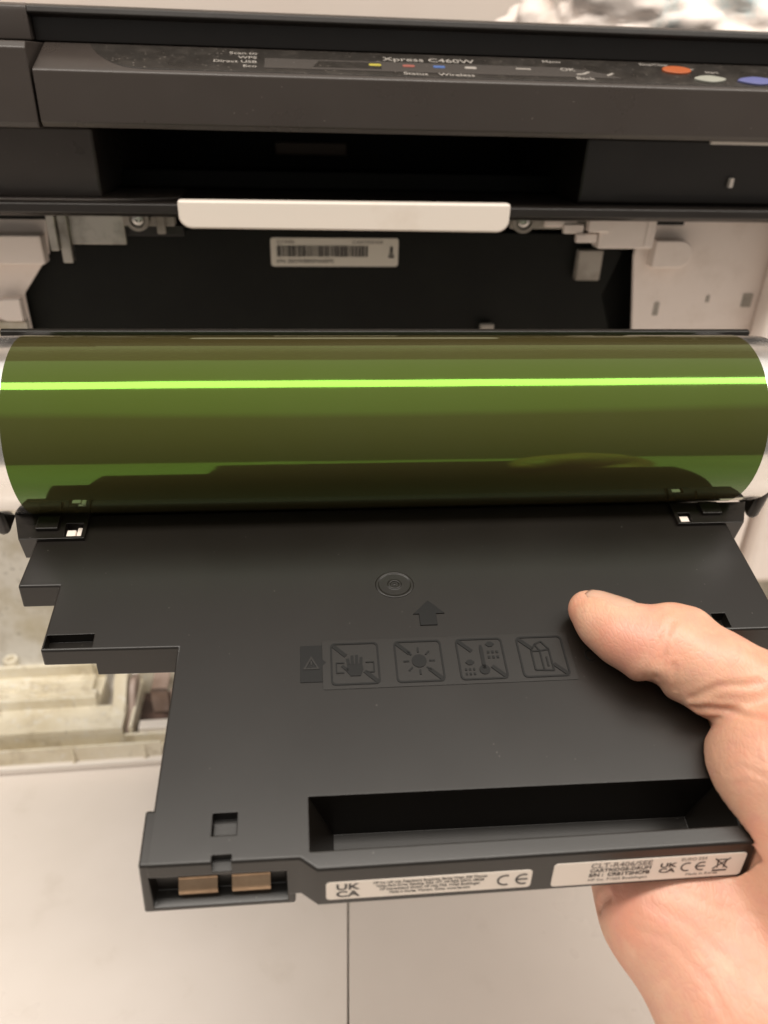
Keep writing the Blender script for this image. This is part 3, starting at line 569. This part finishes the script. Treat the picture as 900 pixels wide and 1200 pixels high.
# ------------------------------------------------------------------ hand (smooth union of tapered limbs, meshed once)
def build_hand():
    h = .65
    lo = np.array([26., 14., -78.]); hi = np.array([140., 178., 32.]); N = ((hi-lo)/h).astype(int)+1
    ax = [lo[i]+h*np.arange(N[i], dtype=np.float32) for i in range(3)]
    U, V, W = np.meshgrid(*ax, indexing='ij'); U = U.astype(np.float32); V = V.astype(np.float32); W = W.astype(np.float32)
    def cone(a, b, ra, rb, sq=None):
        a = np.array(a, np.float32); b = np.array(b, np.float32); ba = b-a; L = float(ba@ba)
        t = np.clip(((U-a[0])*ba[0]+(V-a[1])*ba[1]+(W-a[2])*ba[2])/L, 0, 1)
        return np.sqrt((U-a[0]-t*ba[0])**2+(V-a[1]-t*ba[1])**2+(W-a[2]-t*ba[2])**2)-(ra+t*(rb-ra))
    def smin(a, b, k):
        q = np.maximum(k-np.abs(a-b), 0)/k; return np.minimum(a, b)-q*q*k*.25
    def chain(pts, k):
        f = None
        for p, q in zip(pts[:-1], pts[1:]):
            g = cone(p[:3], q[:3], p[3], q[3]); f = g if f is None else smin(f, g, k)
        return f
    thumb = chain([(48.9, 42.2, 5.6, 4.9), (51.6, 47.0, 6.6, 6.5), (55.2, 51.8, 7.8, 7.6), (60.0, 55.4, 8.8, 8.4), (64.4, 57.6, 9.4, 8.8), (73.2, 63.6, 9.4, 9.2), (86, 72.5, 5.5, 12.5)], 3)
    thumb = smin(thumb, cone((70.5, 52.6, 12.2), (67.0, 50.6, 11.6), 3.8, 3.2), 6)       # knuckle bump
    thumb = smin(thumb, cone((70.5, 68.2, 6.6), (67.0, 65.4, 6.0), 5.0, 4.2), 3)         # flesh below the joint
    thenar = chain([(88, 79, 3, 12.5), (84.5, 85.5, 2.0, 16), (92, 103, -5, 18), (100, 132, -20, 20), (107, 160, -34, 22)], 8)
    palm = chain([(64, 62, -27, 13), (61.5, 88, -28, 15), (61.5, 104, -29.5, 15.2), (70.5, 126, -31, 16), (82, 146, -37, 19), (100, 190, -52, 25)], 8)
    palm2 = chain([(84, 60, -27, 13), (84, 95, -30, 17), (90, 125, -32, 18), (102, 160, -42, 22), (112, 196, -55, 25)], 8)
    web = chain([(90, 62, -14, 11), (94, 78, -9, 14), (98, 100, -14, 16)], 8)
    f = smin(palm, palm2, 12); f = smin(f, web, 12); f = smin(f, thenar, 9)
    f = smin(f, thumb, 1.6)
    fingers = [[(92, 58, -26, 10.5), (84, 36, -24, 9.2), (66, 24, -22.5, 8.4), (52, 20, -21, 6.6)], [(80, 56, -27, 10.5), (66, 36, -26, 9.2), (48, 27, -22, 8.4), (38, 24, -20.5, 6.8)],
               [(68, 60, -28, 10), (54, 45, -27, 9), (42, 38, -22, 8), (36, 35, -20.5, 6.5)], [(60, 76, -28, 9.5), (48, 62, -28, 8), (40, 54, -22, 7), (36, 50, -20, 6)]]
    for fg in fingers: f = smin(f, chain(fg, 3), 2.5)
    # flesh flattens against the plate and the side of the unit
    def bx(u0, u1, v0, v1, w0, w1):
        q = [np.maximum(u0-U, U-u1), np.maximum(v0-V, V-v1), np.maximum(w0-W, W-w1)]; return np.maximum(np.maximum(q[0], q[1]), q[2])
    for b in ((-200, 72.9, 0, 100.4, -11.6, .25), (-200, 103.4, 0, 46.6, -8.6, .25), (-200, 72.9, 98, 103.6, -11.6, -1), (-26, 72.2, 83, 98.6, -19.4, -6)):
        f = np.maximum(f, -bx(*b))
    # surface nets
    n = f < 0
    c = n[:-1, :-1, :-1].astype(np.int8); s = np.zeros(c.shape, np.int8)
    for dx in (0, 1):
        for dy in (0, 1):
            for dz in (0, 1): s += n[dx:n.shape[0]-1+dx, dy:n.shape[1]-1+dy, dz:n.shape[2]-1+dz]
    act = (s > 0) & (s < 8); idx = np.full(act.shape, -1, np.int64); I = np.argwhere(act); idx[act] = np.arange(len(I))
    acc = np.zeros((len(I), 3)); cnt = np.zeros((len(I), 1))
    cor = [(x, y, z) for x in (0, 1) for y in (0, 1) for z in (0, 1)]
    for a in cor:
        for k in range(3):
            if a[k]: continue
            b = list(a); b[k] = 1
            fa = f[I[:, 0]+a[0], I[:, 1]+a[1], I[:, 2]+a[2]]; fb = f[I[:, 0]+b[0], I[:, 1]+b[1], I[:, 2]+b[2]]
            m = (fa < 0) != (fb < 0); t = np.where(m, fa/np.where(m, fa-fb, 1), 0)
            p = np.array(a, float)[None]+np.eye(3)[k][None]*t[:, None]; acc[m] += p[m]; cnt[m] += 1
    P = lo+h*(I+acc/cnt)
    F = []
    for k in range(3):
        sl0 = [slice(None)]*3; sl1 = [slice(None)]*3; sl0[k] = slice(0, -1); sl1[k] = slice(1, None)
        e = np.argwhere(n[tuple(sl0)] != n[tuple(sl1)]); i, j = [q for q in range(3) if q != k]
        e = e[(e[:, i] > 0) & (e[:, j] > 0) & (e[:, i] < act.shape[i]) & (e[:, j] < act.shape[j])]
        def g(di, dj): q = e.copy(); q[:, i] -= di; q[:, j] -= dj; return idx[q[:, 0], q[:, 1], q[:, 2]]
        F.append(np.stack([g(0, 0), g(1, 0), g(1, 1), g(0, 1)], 1))
    return P, np.concatenate(F)
HP, HF = build_hand()
me = bpy.data.meshes.new('person')
me.from_pydata([(p[0]*S, -p[1]*S, p[2]*S) for p in HP], [], [tuple(int(i) for i in q) for q in HF])
bm = bmesh.new(); bm.from_mesh(me); bmesh.ops.recalc_face_normals(bm, faces=bm.faces)
for _ in range(2): bmesh.ops.smooth_vert(bm, verts=bm.verts, factor=.5, use_axis_x=True, use_axis_y=True, use_axis_z=True)
bm.normal_update()
co = np.array([(v.co.x*1000, -v.co.y*1000, v.co.z*1000) for v in bm.verts]); nr = np.array([(v.normal.x, -v.normal.y, v.normal.z) for v in bm.verts])
def crease(pts, depth, width):
    global co
    pts = np.array(pts, float); dm = np.full(len(co), 1e9)
    for a, b in zip(pts[:-1], pts[1:]):
        ba = b-a; t = np.clip(((co-a)@ba)/(ba@ba), 0, 1); dm = np.minimum(dm, np.linalg.norm(co-a-t[:, None]*ba, axis=1))
    co = co-nr*(.8*depth*(np.exp(-(dm/width)**2)-.35*np.exp(-((dm-2.2*width)/width)**2)))[:, None]
crease([(59.9, 63.6, 0), (59.2, 63.2, 8)], 1.9, 2.0)
crease([(58.4, 64.9, 10), (58.3, 64.2, 13.4), (59.0, 62.7, 15.7), (59.3, 60.2, 17.5), (60.9, 57.9, 18.5), (62.5, 56, 18.6)], .55, .75)
crease([(62.3, 67.7, 8.6), (61.6, 66.7, 11.7), (61.0, 65.1, 14.4)], .3, .6)
crease([(65.4, 70.6, 8.7), (67.1, 71.1, 12.2), (69.1, 71.1, 14.4), (71.4, 71.5, 15.5), (74.3, 72.1, 16.1), (77.4, 72.1, 17.0)], .42, .8)
crease([(66.5, 71.8, 6.5), (68.2, 73.1, 8.6), (71.3, 74.6, 10.1), (73.5, 78.0, 13.3), (75.6, 80.8, 16.5), (79, 83, 17.5)], .95, .8)
crease([(69.1, 72.4, 3.2), (70.9, 75.1, 7.8), (72.0, 79.5, 13.2), (74.5, 82.6, 16.7)], .2, .6)
for off in (0, 1.4, 2.9, 4.4): crease([(67.3, 81.3+off, 6.0), (68.9, 83.1+off, 10.9), (71.6, 86.9+off, 14.4)], .14, .5)
for off in (0, 3.2): crease([(67.3, 87.5+off, 6.7), (69.2, 88.6+off, 10.9), (71.6, 91.6+off, 12.9)], .2, .6)
for p in (((62.3, 50.3, 16.7), (60.1, 54.1, 18.1)), ((64.6, 49.8, 16.6), (62.4, 53.4, 18.2)), ((67.6, 49.0, 15.9), (65.4, 52.9, 18.1))): crease(p, .16, .5)
crease([(45.2, 102.1, -23.6), (44.4, 102.1, -27.4), (44.3, 102.9, -29.6)], .9, .9)
crease([(51.2, 106.6, -16.0), (56.4, 110.3, -14.2), (63.1, 117.9, -14.1), (67.6, 124.6, -13.0)], .18, 1.0)
crease([(47.7, 109.5, -20.9), (52.9, 113.1, -17.2), (58.7, 121.6, -16.3), (60.1, 127.6, -16.3)], .16, .9)
crease([(57.8, 105.1, -12.7), (64.6, 109.1, -12.8), (71.8, 111.9, -10.6)], .16, .9)
for v, c in zip(bm.verts, co): v.co = (c[0]*S, -c[1]*S, c[2]*S)
for f_ in bm.faces: f_.smooth = True
bm.to_mesh(me); bm.free()
bl = me.attributes.new('blush', 'FLOAT', 'POINT'); bw = np.zeros(len(co))
for c_, r_, k_ in (((56, 55, 14), 8, 1.), ((70, 62, 18), 6, .45), ((74, 90, 16), 9, .5), ((60, 112, -15), 14, .7), ((80, 140, -20), 18, .5), ((48, 100, -20), 8, .8)):
    bw = np.maximum(bw, k_*np.exp(-((np.linalg.norm(co-np.array(c_), axis=1)/r_)**2)))
bl.data.foreach_set('value', bw.astype(np.float32))
hand = link('person', me, 'skin'); hand.matrix_basis = DUM.copy()
tag(hand, 'bare hand gripping the right end of the black imaging unit, thumb on top, palm beneath', 'person')
# thumb nail: a curved plate lying on the far upper side of the thumb tip
NC = Vector((48.9, 42.2, 5.6)); ta = Vector((55.2-48.9, 51.8-42.2, 2.2)).normalized(); nn = Vector((.50, -.28, .88)); nn = (nn-ta*nn.dot(ta)).normalized(); sd = ta.cross(nn)
vs, fs = [], []; nu, nv = 14, 16
for j in range(nv+1):
    s = -1.2+13.0*j/nv
    c = NC+ta*s; r = 4.9+max(0, s)*.27 if s < 8 else 7.06+.14*(s-8)
    if s < 0: r = math.sqrt(max(4.9**2-s*s*.9, 1))
    for i in range(nu+1):
        q = -1+2*i/nu; ws = 1 if s > 0 else math.sqrt(max(0, 1-(s/2.8)**2)); 
        if s > 8.5: ws *= math.sqrt(max(0.02, 1-((s-8.5)/3.4)**2))
        a = q*R(50)*ws*(1 if s > 0 else .9); d = nn*math.cos(a)+sd*math.sin(a)
        p = c+d*(r+.92*min(1, .35+(s+1.2)/3)-.50*abs(q)**3); vs.append((p.x, -p.y, p.z))
for j in range(nv):
    for i in range(nu): b = j*(nu+1)+i; fs.append((b, b+1, b+nu+2, b+nu+1))
nail = mk('thumb_nail', vs, fs, 'nail', hand)
sd_ = nail.modifiers.new('solid', 'SOLIDIFY'); sd_.thickness = .2*S; sd_.offset = 0

# ------------------------------------------------------------------ crumpled bag on the scanner lid
bm = bmesh.new(); bmesh.ops.create_icosphere(bm, subdivisions=6, radius=1)
for v in bm.verts:
    p = v.co.copy(); q = p*1.6+Vector((3, 1, 5)); k = 1+.22*noise.noise(q)+.20*abs(noise.noise(q*2.3))+.08*abs(noise.noise(q*5.1))+.03*abs(noise.noise(q*11))
    z = p.z*k*46+2
    v.co = Vector((215+p.x*k*92, 450+p.y*k*70, 315.8+max(.1+.5*abs(noise.noise(q*4)), z)))*S
for f_ in bm.faces: f_.smooth = True
me = bpy.data.meshes.new('plastic_bag'); bm.to_mesh(me); bm.free()
bag = link('plastic_bag', me, 'bag_film'); tag(bag, 'crumpled clear plastic bag with teal and brown print lying on top of the printer', 'bag')
